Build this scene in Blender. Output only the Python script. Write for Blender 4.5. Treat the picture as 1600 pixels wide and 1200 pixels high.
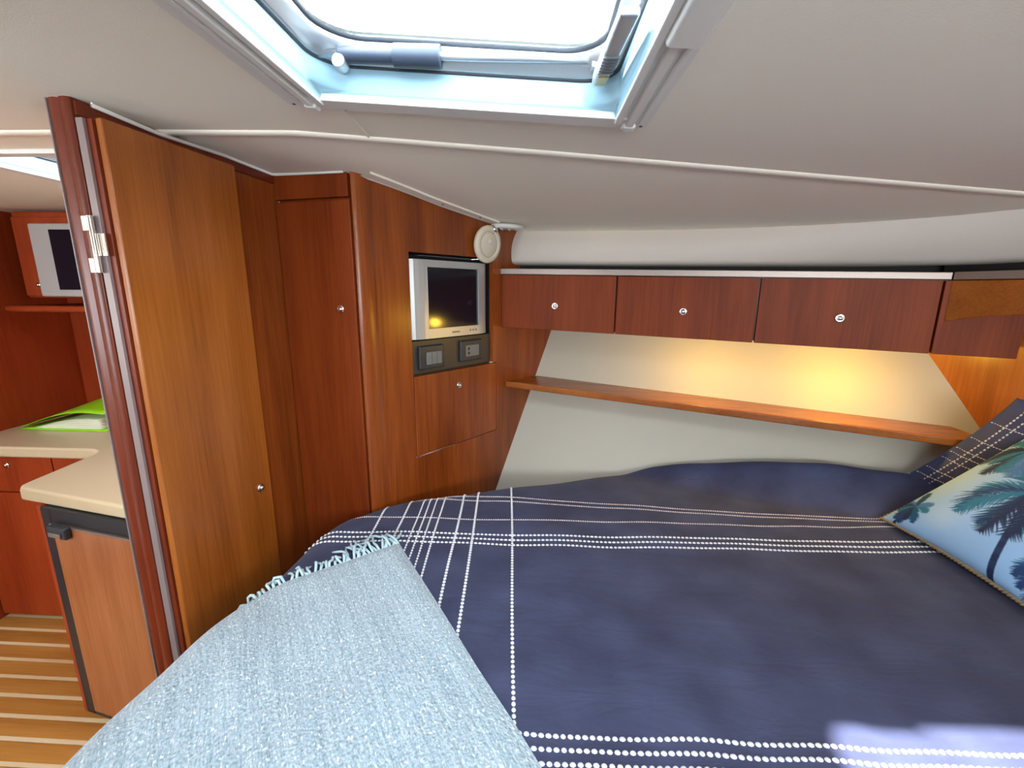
import bpy, bmesh, math, random
from mathutils import Vector, Matrix
import numpy as np

for o in list(bpy.data.objects):
    bpy.data.objects.remove(o, do_unlink=True)
scene = bpy.context.scene
C = scene.collection
Z0 = 1.6                        # eye height; all coordinates below are written relative to the eye level
rnd = random.Random(7)

# ------------------------------------------------------------------ camera
cam_d = bpy.data.cameras.new('camera'); cam = bpy.data.objects.new('camera', cam_d); C.objects.link(cam)
cam_d.sensor_fit = 'HORIZONTAL'; cam_d.sensor_width = 36.0; cam_d.lens = 36.0 * 690 / 1600
cam_d.clip_start = 0.02
Rm = Matrix(((0.99874, -0.01790, 0.04681), (0.04953, 0.21015, -0.97641), (0.00764, 0.97750, 0.21077)))
cam.matrix_world = Matrix.Translation((0, 0, Z0)) @ Rm.to_4x4()
scene.camera = cam

# ------------------------------------------------------------------ light
world = bpy.data.worlds.new('sky'); scene.world = world; world.use_nodes = True
bgn = world.node_tree.nodes['Background']
bgn.inputs[0].default_value = (0.86, 0.94, 1.0, 1); bgn.inputs[1].default_value = 11.0
sun_d = bpy.data.lights.new('sun', 'SUN'); sun = bpy.data.objects.new('sun', sun_d); C.objects.link(sun)
sun_d.energy = 24.0; sun_d.angle = math.radians(1.2); sun_d.color = (1.0, 0.93, 0.85)
sun.rotation_euler = Vector((0.835, -0.150, -1.11)).to_track_quat('-Z', 'Y').to_euler()
sun.location = (-2, 0.6, 4)

def portal(name, loc, direction, sx, sy):
    l = bpy.data.lights.new(name, 'AREA'); l.shape = 'RECTANGLE'; l.size = sx; l.size_y = sy
    l.cycles.is_portal = True
    o = bpy.data.objects.new(name, l); C.objects.link(o)
    o.location = (loc[0], loc[1], loc[2] + Z0)
    o.rotation_euler = Vector(direction).to_track_quat('-Z', 'Y').to_euler()
portal('hatch_portal', (-0.13, 0.58, 0.46), (0, 0, -1), 0.62, 0.58)
portal('saloon_hatch_portal', (-1.31, 1.45, 0.47), (0, 0, -1), 0.52, 0.5)
portal('saloon_fill_portal', (-2.3, -1.08, -0.12), (0, 1, 0), 1.6, 0.56)  # unseen saloon opening, added to bring in fill daylight
portal('cabin_fill_portal', (0.55, -1.08, -0.04), (0, 1, 0), 1.9, 0.32)  # added opening behind the viewer, fills the cabin with daylight

scene.view_settings.view_transform = 'Standard'
scene.view_settings.look = 'None'
scene.view_settings.exposure = 0.85
scene.view_settings.gamma = 1.0
scene.view_settings.use_curve_mapping = False

# ------------------------------------------------------------------ materials
def srgb(r, g, b):
    f = lambda c: c / 12.92 if c <= 0.04045 else ((c + 0.055) / 1.055) ** 2.4
    return (f(r / 255), f(g / 255), f(b / 255), 1)

def new_mat(name):
    m = bpy.data.materials.new(name); m.use_nodes = True
    nt = m.node_tree
    return m, nt, nt.nodes['Principled BSDF']

def plain(name, col, rough=0.5, metal=0.0, bump=0.0, bscale=200, spec=0.5, var=0.06, coat=0.0):
    m, nt, p = new_mat(name)
    p.inputs['Roughness'].default_value = rough; p.inputs['Metallic'].default_value = metal
    p.inputs['Specular IOR Level'].default_value = spec
    p.inputs['Coat Weight'].default_value = coat
    tc = nt.nodes.new('ShaderNodeTexCoord'); n = nt.nodes.new('ShaderNodeTexNoise')
    n.inputs['Scale'].default_value = bscale; n.inputs['Detail'].default_value = 3
    nt.links.new(tc.outputs['Object'], n.inputs['Vector'])
    mx = nt.nodes.new('ShaderNodeMix'); mx.data_type = 'RGBA'
    mx.inputs[6].default_value = (col[0] * (1 - var), col[1] * (1 - var), col[2] * (1 - var), 1)
    mx.inputs[7].default_value = (min(1, col[0] * (1 + var)), min(1, col[1] * (1 + var)), min(1, col[2] * (1 + var)), 1)
    nt.links.new(n.outputs['Fac'], mx.inputs[0]); nt.links.new(mx.outputs[2], p.inputs['Base Color'])
    if bump:
        b = nt.nodes.new('ShaderNodeBump'); b.inputs['Strength'].default_value = bump; b.inputs['Distance'].default_value = 0.002
        nt.links.new(n.outputs['Fac'], b.inputs['Height']); nt.links.new(b.outputs[0], p.inputs['Normal'])
    return m

def wood(name, dark, mid, light, axis='z', rough=0.26, spec=0.5):
    m, nt, p = new_mat(name)
    p.inputs['Roughness'].default_value = rough; p.inputs['Specular IOR Level'].default_value = spec
    tc = nt.nodes.new('ShaderNodeTexCoord'); oi = nt.nodes.new('ShaderNodeObjectInfo')
    mul = nt.nodes.new('ShaderNodeMath'); mul.operation = 'MULTIPLY'; mul.inputs[1].default_value = 13.0
    nt.links.new(oi.outputs['Random'], mul.inputs[0])
    add = nt.nodes.new('ShaderNodeVectorMath'); add.operation = 'ADD'
    nt.links.new(tc.outputs['Object'], add.inputs[0]); nt.links.new(mul.outputs[0], add.inputs[1])
    def noise(sc_across, sc_along, detail):
        mp = nt.nodes.new('ShaderNodeMapping')
        s = [sc_across] * 3; s['xyz'.index(axis)] = sc_along
        mp.inputs['Scale'].default_value = s
        nt.links.new(add.outputs[0], mp.inputs['Vector'])
        n = nt.nodes.new('ShaderNodeTexNoise'); n.inputs['Scale'].default_value = 1; n.inputs['Detail'].default_value = detail
        n.inputs['Roughness'].default_value = 0.6
        nt.links.new(mp.outputs[0], n.inputs['Vector']); return n
    a = noise(9, 0.9, 3); b = noise(150, 5, 4)
    mixf = nt.nodes.new('ShaderNodeMix'); mixf.data_type = 'FLOAT'; mixf.inputs[0].default_value = 0.38
    nt.links.new(a.outputs['Fac'], mixf.inputs[2]); nt.links.new(b.outputs['Fac'], mixf.inputs[3])
    r = nt.nodes.new('ShaderNodeValToRGB')
    e = r.color_ramp.elements
    e[0].position = 0.34; e[0].color = dark; e[1].position = 0.68; e[1].color = light
    q = e.new(0.5); q.color = mid
    nt.links.new(mixf.outputs[0], r.inputs[0]); nt.links.new(r.outputs[0], p.inputs['Base Color'])
    bp = nt.nodes.new('ShaderNodeBump'); bp.inputs['Strength'].default_value = 0.04; bp.inputs['Distance'].default_value = 0.001
    nt.links.new(b.outputs['Fac'], bp.inputs['Height']); nt.links.new(bp.outputs[0], p.inputs['Normal'])
    return m

M = {}
M['wood'] = wood('teak_veneer', srgb(108, 48, 15), srgb(138, 66, 22), srgb(158, 82, 30))
M['wood_door'] = wood('teak_door_veneer', srgb(124, 64, 20), srgb(149, 80, 26), srgb(167, 95, 34))
M['wood_red'] = wood('mahogany_veneer', srgb(106, 40, 11), srgb(128, 53, 16), srgb(144, 64, 21), rough=0.5, spec=0.22)
M['wood_redx'] = wood('mahogany_board', srgb(130, 66, 20), srgb(158, 86, 26), srgb(176, 102, 36), axis='x')
M['wood_trim'] = wood('mahogany_trim', srgb(84, 30, 13), srgb(106, 40, 18), srgb(122, 50, 24), rough=0.3, spec=0.35)
M['wood_gold'] = wood('teak_end_panel', srgb(150, 84, 30), srgb(172, 100, 40), srgb(188, 116, 52))
M['wood_fridge'] = wood('pale_teak_door', srgb(140, 80, 44), srgb(160, 96, 56), srgb(176, 110, 68))
M['wood_galley'] = wood('galley_mahogany', srgb(128, 45, 16), srgb(150, 58, 24), srgb(164, 68, 30), rough=0.4, spec=0.3)
M['plank'] = wood('teak_plank', srgb(160, 104, 46), srgb(188, 130, 62), srgb(204, 148, 78), axis='x', rough=0.35)
M['holly'] = wood('holly_inlay', srgb(224, 196, 150), srgb(234, 210, 168), srgb(240, 220, 184), axis='x', rough=0.35)
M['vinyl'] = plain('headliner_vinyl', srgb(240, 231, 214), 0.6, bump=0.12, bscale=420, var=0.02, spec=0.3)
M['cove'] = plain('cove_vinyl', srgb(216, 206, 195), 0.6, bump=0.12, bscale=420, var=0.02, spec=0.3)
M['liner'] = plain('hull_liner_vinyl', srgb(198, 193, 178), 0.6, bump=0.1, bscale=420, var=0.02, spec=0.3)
M['white'] = plain('white_plastic', srgb(222, 220, 214), 0.35, var=0.01)
M['cream'] = plain('cream_plastic', srgb(226, 216, 192), 0.4, var=0.02)
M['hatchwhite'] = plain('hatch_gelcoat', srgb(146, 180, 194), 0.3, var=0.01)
M['alu'] = plain('aluminium', srgb(196, 200, 204), 0.35, metal=0.85, var=0.02)
M['steel'] = plain('brushed_steel', srgb(158, 144, 136), 0.42, metal=0.8, var=0.05)
M['chrome'] = plain('chrome', srgb(235, 232, 228), 0.1, metal=1.0, var=0.0)
M['edge'] = plain('painted_reflection', srgb(140, 122, 120), 0.3, metal=0.2, var=0.03)  # pale tone paints the skylight's reflection on varnished wood edges
M['silver'] = plain('silver_plastic', srgb(190, 190, 186), 0.35, metal=0.4, var=0.02)
M['black'] = plain('black_plastic', srgb(34, 34, 38), 0.4)
M['darkbrown'] = plain('dark_plate', srgb(62, 56, 50), 0.35)
M['charcoal'] = plain('charcoal_plastic', srgb(46, 50, 56), 0.35)
M['grey'] = plain('grey_plastic', srgb(112, 116, 118), 0.4)
M['foam'] = plain('dark_grip', srgb(46, 54, 68), 0.45)
M['screen'] = plain('lcd_screen', srgb(16, 18, 30), 0.12, var=0.0)
M['rubber'] = plain('rubber_seal', srgb(62, 66, 72), 0.6)
M['dark'] = plain('painted_shade', srgb(24, 20, 18), 0.8)
M['hull'] = plain('grp_hull', srgb(205, 200, 190), 0.6)
M['mattress'] = plain('mattress_ticking', srgb(200, 198, 190), 0.8)
M['counter'] = plain('worktop_laminate', srgb(206, 186, 152), 0.3, bscale=300, var=0.05)
M['brass'] = plain('pale_brass', srgb(206, 186, 134), 0.35, metal=0.4)
M['green'] = plain('green_card', srgb(150, 212, 28), 0.4)
M['paper'] = plain('paper', srgb(232, 230, 212), 0.7)
M['stitch'] = plain('white_thread', srgb(226, 228, 232), 0.8)
M['stitch_fine'] = plain('grey_pink_thread', srgb(206, 196, 196), 0.8)
M['fringe'] = plain('throw_yarn', srgb(186, 210, 218), 0.9)
M['cord'] = plain('dark_gold_cord', srgb(150, 132, 100), 0.8)

def duvet_mat():
    m, nt, p = new_mat('navy_cotton')
    p.inputs['Roughness'].default_value = 0.8; p.inputs['Specular IOR Level'].default_value = 0.25
    p.inputs['Sheen Weight'].default_value = 0.12; p.inputs['Sheen Roughness'].default_value = 0.4
    tc = nt.nodes.new('ShaderNodeTexCoord')
    n = nt.nodes.new('ShaderNodeTexNoise'); n.inputs['Scale'].default_value = 7; n.inputs['Detail'].default_value = 6
    f = nt.nodes.new('ShaderNodeTexNoise'); f.inputs['Scale'].default_value = 900
    mp = nt.nodes.new('ShaderNodeMapping'); mp.inputs['Scale'].default_value = (5, 14, 5); mp.inputs['Rotation'].default_value = (0, 0, 0.7)
    w = nt.nodes.new('ShaderNodeTexNoise'); w.inputs['Scale'].default_value = 1.0; w.inputs['Detail'].default_value = 4; w.inputs['Distortion'].default_value = 0.6
    for a in (n, f): nt.links.new(tc.outputs['Object'], a.inputs['Vector'])
    nt.links.new(tc.outputs['Object'], mp.inputs['Vector']); nt.links.new(mp.outputs[0], w.inputs['Vector'])
    r = nt.nodes.new('ShaderNodeValToRGB'); e = r.color_ramp.elements
    e[0].position = 0.3; e[0].color = srgb(53, 56, 82); e[1].position = 0.72; e[1].color = srgb(73, 79, 109)
    nt.links.new(n.outputs['Fac'], r.inputs[0]); nt.links.new(r.outputs[0], p.inputs['Base Color'])
    b1 = nt.nodes.new('ShaderNodeBump'); b1.inputs['Strength'].default_value = 0.8; b1.inputs['Distance'].default_value = 0.012
    nt.links.new(w.outputs['Fac'], b1.inputs['Height'])
    b2 = nt.nodes.new('ShaderNodeBump'); b2.inputs['Strength'].default_value = 0.15; b2.inputs['Distance'].default_value = 0.001
    nt.links.new(f.outputs['Fac'], b2.inputs['Height']); nt.links.new(b1.outputs[0], b2.inputs['Normal'])
    nt.links.new(b2.outputs[0], p.inputs['Normal'])
    return m
M['duvet'] = duvet_mat()

def throw_mat():
    m, nt, p = new_mat('woven_throw')
    p.inputs['Roughness'].default_value = 0.7; p.inputs['Sheen Weight'].default_value = 0.2
    uv = nt.nodes.new('ShaderNodeUVMap'); uv.uv_map = 'UVMap'
    def nz(sx, sy, det, sc=1):
        mp = nt.nodes.new('ShaderNodeMapping'); mp.inputs['Scale'].default_value = (sx, sy, 1)
        nt.links.new(uv.outputs[0], mp.inputs['Vector'])
        n = nt.nodes.new('ShaderNodeTexNoise'); n.inputs['Scale'].default_value = sc; n.inputs['Detail'].default_value = det
        nt.links.new(mp.outputs[0], n.inputs['Vector']); return n
    yarn = nz(330, 110, 2); rows = nz(150, 5, 3); spark = nz(230, 90, 1)
    mp = nt.nodes.new('ShaderNodeMapping'); mp.inputs['Scale'].default_value = (1, 1, 1)
    nt.links.new(uv.outputs[0], mp.inputs['Vector'])
    wv = nt.nodes.new('ShaderNodeTexVoronoi'); wv.inputs['Scale'].default_value = 190
    nt.links.new(mp.outputs[0], wv.inputs['Vector'])
    mixf = nt.nodes.new('ShaderNodeMix'); mixf.data_type = 'FLOAT'; mixf.inputs[0].default_value = 0.4
    nt.links.new(yarn.outputs['Fac'], mixf.inputs[2]); nt.links.new(rows.outputs['Fac'], mixf.inputs[3])
    r = nt.nodes.new('ShaderNodeValToRGB'); e = r.color_ramp.elements
    e[0].position = 0.3; e[0].color = srgb(124, 148, 162); e[1].position = 0.68; e[1].color = srgb(208, 222, 230)
    q = e.new(0.5); q.color = srgb(170, 191, 203)
    nt.links.new(mixf.outputs[0], r.inputs[0])
    r2 = nt.nodes.new('ShaderNodeValToRGB'); e = r2.color_ramp.elements
    e[0].position = 0.62; e[0].color = (0, 0, 0, 1); e[1].position = 0.70; e[1].color = (1, 1, 1, 1)
    nt.links.new(spark.outputs['Fac'], r2.inputs[0])
    mx = nt.nodes.new('ShaderNodeMix'); mx.data_type = 'RGBA'; mx.inputs[7].default_value = srgb(238, 244, 246)
    nt.links.new(r2.outputs[0], mx.inputs[0]); nt.links.new(r.outputs[0], mx.inputs[6])
    nt.links.new(mx.outputs[2], p.inputs['Base Color'])
    b = nt.nodes.new('ShaderNodeBump'); b.inputs['Strength'].default_value = 0.8; b.inputs['Distance'].default_value = 0.003
    nt.links.new(wv.outputs['Distance'], b.inputs['Height']); b.invert = True
    b2 = nt.nodes.new('ShaderNodeBump'); b2.inputs['Strength'].default_value = 0.6; b2.inputs['Distance'].default_value = 0.003
    nt.links.new(mixf.outputs[0], b2.inputs['Height']); nt.links.new(b.outputs[0], b2.inputs['Normal'])
    nt.links.new(b2.outputs[0], p.inputs['Normal'])
    return m
M['throw'] = throw_mat()

def glass_mat():
    m, nt, p = new_mat('acrylic_pane')
    out = nt.nodes['Material Output']
    t = nt.nodes.new('ShaderNodeBsdfTransparent'); t.inputs[0].default_value = (0.93, 0.97, 1.0, 1)
    g = nt.nodes.new('ShaderNodeBsdfGlossy'); g.inputs['Roughness'].default_value = 0.03
    mx = nt.nodes.new('ShaderNodeMixShader'); mx.inputs[0].default_value = 0.05
    nt.links.new(t.outputs[0], mx.inputs[1]); nt.links.new(g.outputs[0], mx.inputs[2]); nt.links.new(mx.outputs[0], out.inputs[0])
    nt.nodes.remove(p)
    return m
M['glass'] = glass_mat()

def glow_mat():
    m, nt, p = new_mat('lit_lamp_lens')
    p.inputs['Base Color'].default_value = (1, 0.9, 0.7, 1)
    p.inputs['Emission Color'].default_value = (1, 0.72, 0.3, 1); p.inputs['Emission Strength'].default_value = 12
    return m
M['glow'] = glow_mat()

def print_mat():
    m, nt, p = new_mat('printed_cotton')
    p.inputs['Roughness'].default_value = 0.75
    a = nt.nodes.new('ShaderNodeVertexColor'); a.layer_name = 'print'
    nt.links.new(a.outputs[0], p.inputs['Base Color'])
    return m
M['print'] = print_mat()

# ------------------------------------------------------------------ geometry helpers
V = Vector
class MB:
    def __init__(s): s.v = []; s.f = []
    def add(s, vs, fs):
        n = len(s.v); s.v += [tuple(x) for x in vs]; s.f += [tuple(i + n for i in f) for f in fs]; return s
    def box(s, x0, x1, y0, y1, z0, z1):
        return s.hexa([(x0, y0, z0), (x1, y0, z0), (x1, y1, z0), (x0, y1, z0)], [(x0, y0, z1), (x1, y0, z1), (x1, y1, z1), (x0, y1, z1)])
    def hexa(s, a, b):
        n = len(a)
        fs = [tuple(range(n - 1, -1, -1)), tuple(range(n, 2 * n))] + [(i, (i + 1) % n, n + (i + 1) % n, n + i) for i in range(n)]
        return s.add(list(a) + list(b), fs)
    def prism(s, poly, z0, z1):            # plan polygon
        return s.hexa([(p[0], p[1], z0) for p in poly], [(p[0], p[1], z1) for p in poly])
    def extrude(s, pts, vec):              # any planar polygon
        v = V(vec); return s.hexa([tuple(V(p)) for p in pts], [tuple(V(p) + v) for p in pts])
    def tube(s, path, r, n=10, cap=True):
        path = [V(p) for p in path]; rs = r if isinstance(r, (list, tuple)) else [r] * len(path)
        rings = []; up = None
        for i, p in enumerate(path):
            d = (path[min(i + 1, len(path) - 1)] - path[max(i - 1, 0)]).normalized()
            if up is None or abs(up.dot(d)) > 0.95: up = V((0, 0, 1)) if abs(d.z) < 0.9 else V((1, 0, 0))
            a = d.cross(up).normalized(); b = a.cross(d)
            up = b
            rings.append([p + (a * math.cos(2 * math.pi * k / n) + b * math.sin(2 * math.pi * k / n)) * rs[i] for k in range(n)])
        vs = [q for rg in rings for q in rg]
        fs = [(i * n + k, i * n + (k + 1) % n, (i + 1) * n + (k + 1) % n, (i + 1) * n + k) for i in range(len(path) - 1) for k in range(n)]
        if cap: fs += [tuple(range(n - 1, -1, -1)), tuple(range((len(path) - 1) * n, len(path) * n))]
        return s.add(vs, fs)
    def lathe(s, o, axis, prof, n=24):     # prof: (radius, height along axis)
        o = V(o); ax = V(axis).normalized()
        t = V((0, 0, 1)) if abs(ax.z) < 0.9 else V((1, 0, 0))
        a = ax.cross(t).normalized(); b = ax.cross(a)
        vs = [o + ax * h + (a * math.cos(2 * math.pi * k / n) + b * math.sin(2 * math.pi * k / n)) * max(r, 1e-5) for r, h in prof for k in range(n)]
        m = len(prof)
        fs = [(i * n + k, i * n + (k + 1) % n, (i + 1) * n + (k + 1) % n, (i + 1) * n + k) for i in range(m - 1) for k in range(n)]
        fs += [tuple(range(n - 1, -1, -1)), tuple(range((m - 1) * n, m * n))]
        return s.add(vs, fs)
    def grid(s, P):                        # P[i][j] points
        ni, nj = len(P), len(P[0])
        return s.add([p for r in P for p in r], [(i * nj + j, (i + 1) * nj + j, (i + 1) * nj + j + 1, i * nj + j + 1) for i in range(ni - 1) for j in range(nj - 1)])

def build(name, mb, mat, parent=None, bevel=0.0, smooth=False, seg=2, solid=0.0, kind=None, label=None, cat=None, group=None, wn=True, uvs=None):
    xs = np.array(mb.v, dtype=float)
    lo = xs.min(0); hi = xs.max(0)
    org = np.array([(lo[0] + hi[0]) / 2, (lo[1] + hi[1]) / 2, lo[2]])
    me = bpy.data.meshes.new(name)
    me.from_pydata([tuple(p) for p in (xs - org)], [], mb.f); me.update()
    bm = bmesh.new(); bm.from_mesh(me)
    if not uvs: bmesh.ops.recalc_face_normals(bm, faces=bm.faces)
    if uvs:
        l = bm.loops.layers.uv.new('UVMap')
        bm.verts.ensure_lookup_table()
        for f in bm.faces:
            for lp in f.loops: lp[l].uv = uvs[lp.vert.index]
    bm.to_mesh(me); bm.free()
    me.materials.append(M[mat])
    o = bpy.data.objects.new(name, me); C.objects.link(o)
    w = V((org[0], org[1], org[2] + Z0))
    if parent is not None:
        o.parent = parent; o['_w'] = 0; del o['_w']
        o.location = w - world_of(parent)
    else: o.location = w
    WORLD[o.name] = w
    if smooth or bevel:
        for p in me.polygons: p.use_smooth = True
    if solid:
        md = o.modifiers.new('solid', 'SOLIDIFY'); md.thickness = solid; md.offset = 0
    if bevel:
        md = o.modifiers.new('bevel', 'BEVEL'); md.width = bevel; md.segments = seg; md.limit_method = 'ANGLE'; md.angle_limit = math.radians(40)
        md.harden_normals = True
    tag(o, label, cat, group, kind)
    return o
WORLD = {}
def world_of(o): return WORLD[o.name]
def tag(o, label=None, cat=None, group=None, kind=None):
    if label: o['label'] = label
    if cat: o['category'] = cat
    if group: o['group'] = group
    if kind: o['kind'] = kind
    return o
def thing(name, loc, label=None, cat=None, group=None, kind=None):
    o = bpy.data.objects.new(name, None); C.objects.link(o); o.empty_display_size = 0.05
    w = V((loc[0], loc[1], loc[2] + Z0)); o.location = w; WORLD[o.name] = w
    return tag(o, label, cat, group, kind)

def ss(x, a, b):
    t = min(1, max(0, (x - a) / (b - a))); return t * t * (3 - 2 * t)

class Frame:   # a vertical panel frame: s along, h up (absolute), n outward
    def __init__(f, o, t):
        f.o = V((o[0], o[1], 0)); f.t = V((t[0], t[1], 0)).normalized(); f.n = V((f.t.y, -f.t.x, 0))
    def p(f, s, z, n=0.0): q = f.o + f.t * s + f.n * n; return (q.x, q.y, z)
    def box(f, mb, s0, s1, z0, z1, n0, n1):
        return f.quad(mb, [(s0, z0), (s1, z0), (s1, z1), (s0, z1)], n0, n1)
    def quad(f, mb, pts, n0, n1):
        return mb.hexa([f.p(s, z, n0) for s, z in pts], [f.p(s, z, n1) for s, z in pts])

def knob(frame, s, z, n, parent, r=0.0125):
    ax = frame.n; o = frame.p(s, z, n)
    ring = build('knob', MB().lathe(o, ax, [(r, 0), (r, 0.003), (r * 0.86, 0.006), (r * 0.6, 0.0055), (r * 0.52, 0.002)], 20), 'chrome', parent, smooth=True)
    build('knob_button', MB().lathe(o, ax, [(r * 0.5, 0.0), (r * 0.5, 0.009), (r * 0.38, 0.011)], 16), 'chrome', ring, smooth=True)
    return ring

# ------------------------------------------------------------------ key frames of the cabin
FB = Frame((-0.832, 1.459), (-0.0906, -0.9959)); FB.n = V((0.9959, -0.0906, 0))        # aft bulkhead: s runs from the locker corner towards the doorway
FL = Frame((-0.832, 1.459), (0.975, -0.2228))                                          # tall locker front
FT = Frame((-0.552, 1.395), (0.5991, 0.8007))                                          # television wall
FD = Frame((-0.143, 1.942), (0.9378, -0.3472))                                         # overhead cabinet front
FS = Frame((-0.124, 1.968), (0.9378, -0.3472))                                         # shelf front
FE = Frame((1.483, 1.723), (0.4061, -0.9138)); FE.n = V((-0.9138, -0.4061, 0))         # forward end panel
HU = V((0.9378, -0.3472, 0)); HN = V((0.3472, 0.9378, 0))

def zc(x, y):
    ramp = min(1, max(0, (x + .85) / .5))
    return .348 - .068 * max(0, x + .55) - .085 * max(0, y - 1.19) * ramp

# ------------------------------------------------------------------ structure: floor
fl = build('floor', MB().box(-3.4, 1.9, -1.1, 2.5, -1.66, -1.612), 'dark', kind='structure')
for k in range(-9, 8):
    y0 = 1.2798 + k * 0.0822
    build('plank', MB().box(-2.58, -0.95, y0 + 0.0085, y0 + 0.0822 - 0.0085, -1.613, -1.600), 'plank', fl, bevel=0.0012)
    build('inlay_strip', MB().box(-2.58, -0.95, y0 - 0.0075, y0 + 0.0075, -1.613, -1.6005), 'holly', fl)

# ------------------------------------------------------------------ structure: ceiling
HX0, HX1, HY0, HY1 = -0.385, 0.135, 0.30, 0.853      # deck hatch opening
SX0, SX1, SY0, SY1 = -1.555, -1.08, 1.222, 1.68      # saloon hatch opening
def ceiling_grid(xs, ys, holes):
    mb = MB(); idx = {}
    for x in xs:
        for y in ys:
            idx[(x, y)] = len(mb.v); mb.v.append((x, y, zc(x, y)))
    for i in range(len(xs) - 1):
        for j in range(len(ys) - 1):
            cx = (xs[i] + xs[i + 1]) / 2; cy = (ys[j] + ys[j + 1]) / 2
            if any(a < cx < b and c < cy < d for a, b, c, d in holes): continue
            mb.f.append((idx[(xs[i], ys[j])], idx[(xs[i + 1], ys[j])], idx[(xs[i + 1], ys[j + 1])], idx[(xs[i], ys[j + 1])]))
    return mb
xs = sorted(set([-3.4, -2.5, SX0, SX1, -0.85, -0.7, -0.55, HX0, HX1, 0.5, 1.0, 1.5, 1.9, -0.2] + [-0.85 + 0.05 * i for i in range(11)]))
xs = [x for i, x in enumerate(xs) if i == 0 or x - xs[i - 1] > 1e-6]
ys = sorted(set([-1.1, 0.0, HY0, HY1, 1.0, 1.19, SY0, SY1, 1.4, 1.9, 2.2, 2.5]))
ceil_o = build('ceiling', ceiling_grid(xs, ys, [(HX0, HX1, HY0, HY1), (SX0, SX1, SY0, SY1)]), 'vinyl', kind='structure', smooth=True)
def strip(path, w, t, mb=None):       # flat batten following the ceiling, path of plan points
    mb = mb or MB(); A = []
    for i, (x, y) in enumerate(path):
        d = V((path[min(i + 1, len(path) - 1)][0] - path[max(0, i - 1)][0], path[min(i + 1, len(path) - 1)][1] - path[max(0, i - 1)][1], 0)).normalized()
        n = V((-d.y, d.x, 0)) * (w / 2)
        a = (x - n.x, y - n.y); b = (x + n.x, y + n.y)
        A.append([(a[0], a[1], zc(*a) + 0.001), (a[0], a[1], zc(*a) - t * .4), (a[0] * .75 + b[0] * .25, a[1] * .75 + b[1] * .25, zc(x, y) - t),
                  (a[0] * .25 + b[0] * .75, a[1] * .25 + b[1] * .75, zc(x, y) - t), (b[0], b[1], zc(*b) - t * .4), (b[0], b[1], zc(*b) + 0.001)])
    return mb.grid(A)
def lerp_path(pts, n):
    out = []
    for a, b in zip(pts[:-1], pts[1:]):
        out += [(a[0] + (b[0] - a[0]) * i / n, a[1] + (b[1] - a[1]) * i / n) for i in range(n)]
    return out + [pts[-1]]
build('trim_1', strip(lerp_path([(-2.57, 1.06), (-0.95, 1.075), (0.017, 1.115), (1.161, 1.183), (1.7, 1.215)], 10), 0.030, 0.006), 'vinyl', kind='structure', smooth=True)
build('trim_2', strip(lerp_path([(-0.371, 0.893), (-0.384, 1.095)], 4), 0.006, 0.003), 'vinyl', kind='structure', smooth=True)

# ------------------------------------------------------------------ structure: walls
wl = MB()                                             # aft bulkhead with a doorway
FB.box(wl, -0.02, 0.541, -1.6, 0.42, -0.035, 0.0)
FB.box(wl, 1.20, 2.6, -1.6, 0.42, -0.035, 0.0)
wall_left = build('wall_left', wl, 'wood', kind='structure')
hd = MB(); FB.box(hd, 0.0, 0.572, 0.318, 0.345, 0.0, 0.006)
build('header_rail', hd, 'wood_trim', wall_left, bevel=0.002)
post = MB()
pp = [(0.540, -0.047), (0.574, -0.047), (0.579, -0.042), (0.580, -0.030), (0.577, -0.025), (0.577, -0.021), (0.581, -0.016), (0.581, -0.004), (0.577, 0.003), (0.540, 0.003)]
post.hexa([FB.p(s, -1.6, n) for s, n in pp], [FB.p(s, 0.349, n) for s, n in pp])
build('door_post', post, 'wood_trim', wall_left, bevel=0.0018, seg=2)
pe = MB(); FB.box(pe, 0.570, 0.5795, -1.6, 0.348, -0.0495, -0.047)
build('highlight_bead', pe, 'edge', wall_left)  # highlight on the post edge, painted as a thin pale strip

A_ = V((.091, 2.255, -.201)); B_ = V((-.163, 1.915, -.921)); HL = (A_ - B_) / 0.72      # hull liner: point at height z = A_ + HL*(z+.201)
def liner(s, z, off=0.0):
    q = A_ + HL * (z + .201) + HU * s - HN * off; return (q.x, q.y, z)
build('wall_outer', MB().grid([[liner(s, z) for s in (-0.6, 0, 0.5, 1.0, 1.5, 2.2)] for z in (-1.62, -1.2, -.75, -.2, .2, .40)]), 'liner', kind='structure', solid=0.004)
we = MB(); FE.box(we, -0.55, 1.1, -1.6, 0.42, -0.03, 0.0)
build('wall_right', we, 'wood_gold', kind='structure')
wn = MB()
wn.box(1.86, 1.9, -1.1, 0.8, -1.6, 0.42)
build('wall_forward', wn, 'wood_gold', kind='structure')
wz = MB()                                             # unseen opposite hull side; its long openings are added for fill daylight
for x0, x1, z0, z1 in [(-3.4, -3.1, -1.6, .42), (-3.1, -1.5, -1.6, -.40), (-3.1, -1.5, .16, .42), (-1.5, -0.4, -1.6, .42), (-0.4, 1.5, -1.6, -.20), (-0.4, 1.5, .12, .42), (1.5, 1.9, -1.6, .42)]:
    wz.box(x0, x1, -1.1, -1.06, z0, z1)
build('wall_near', wz, 'hull', kind='structure')
wa = MB(); wa.box(-2.62, -2.58, 0.9, 2.5, -1.6, 0.42)
build('wall_galley', wa, 'wood_galley', kind='structure')
build('wall_aft', MB().box(-3.44, -3.4, -1.1, 2.5, -1.6, 0.42), 'hull', kind='structure')
build('wall_back', MB().box(-2.58, -0.62, 2.36, 2.40, -1.6, 0.42), 'wood_galley', kind='structure')

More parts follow.
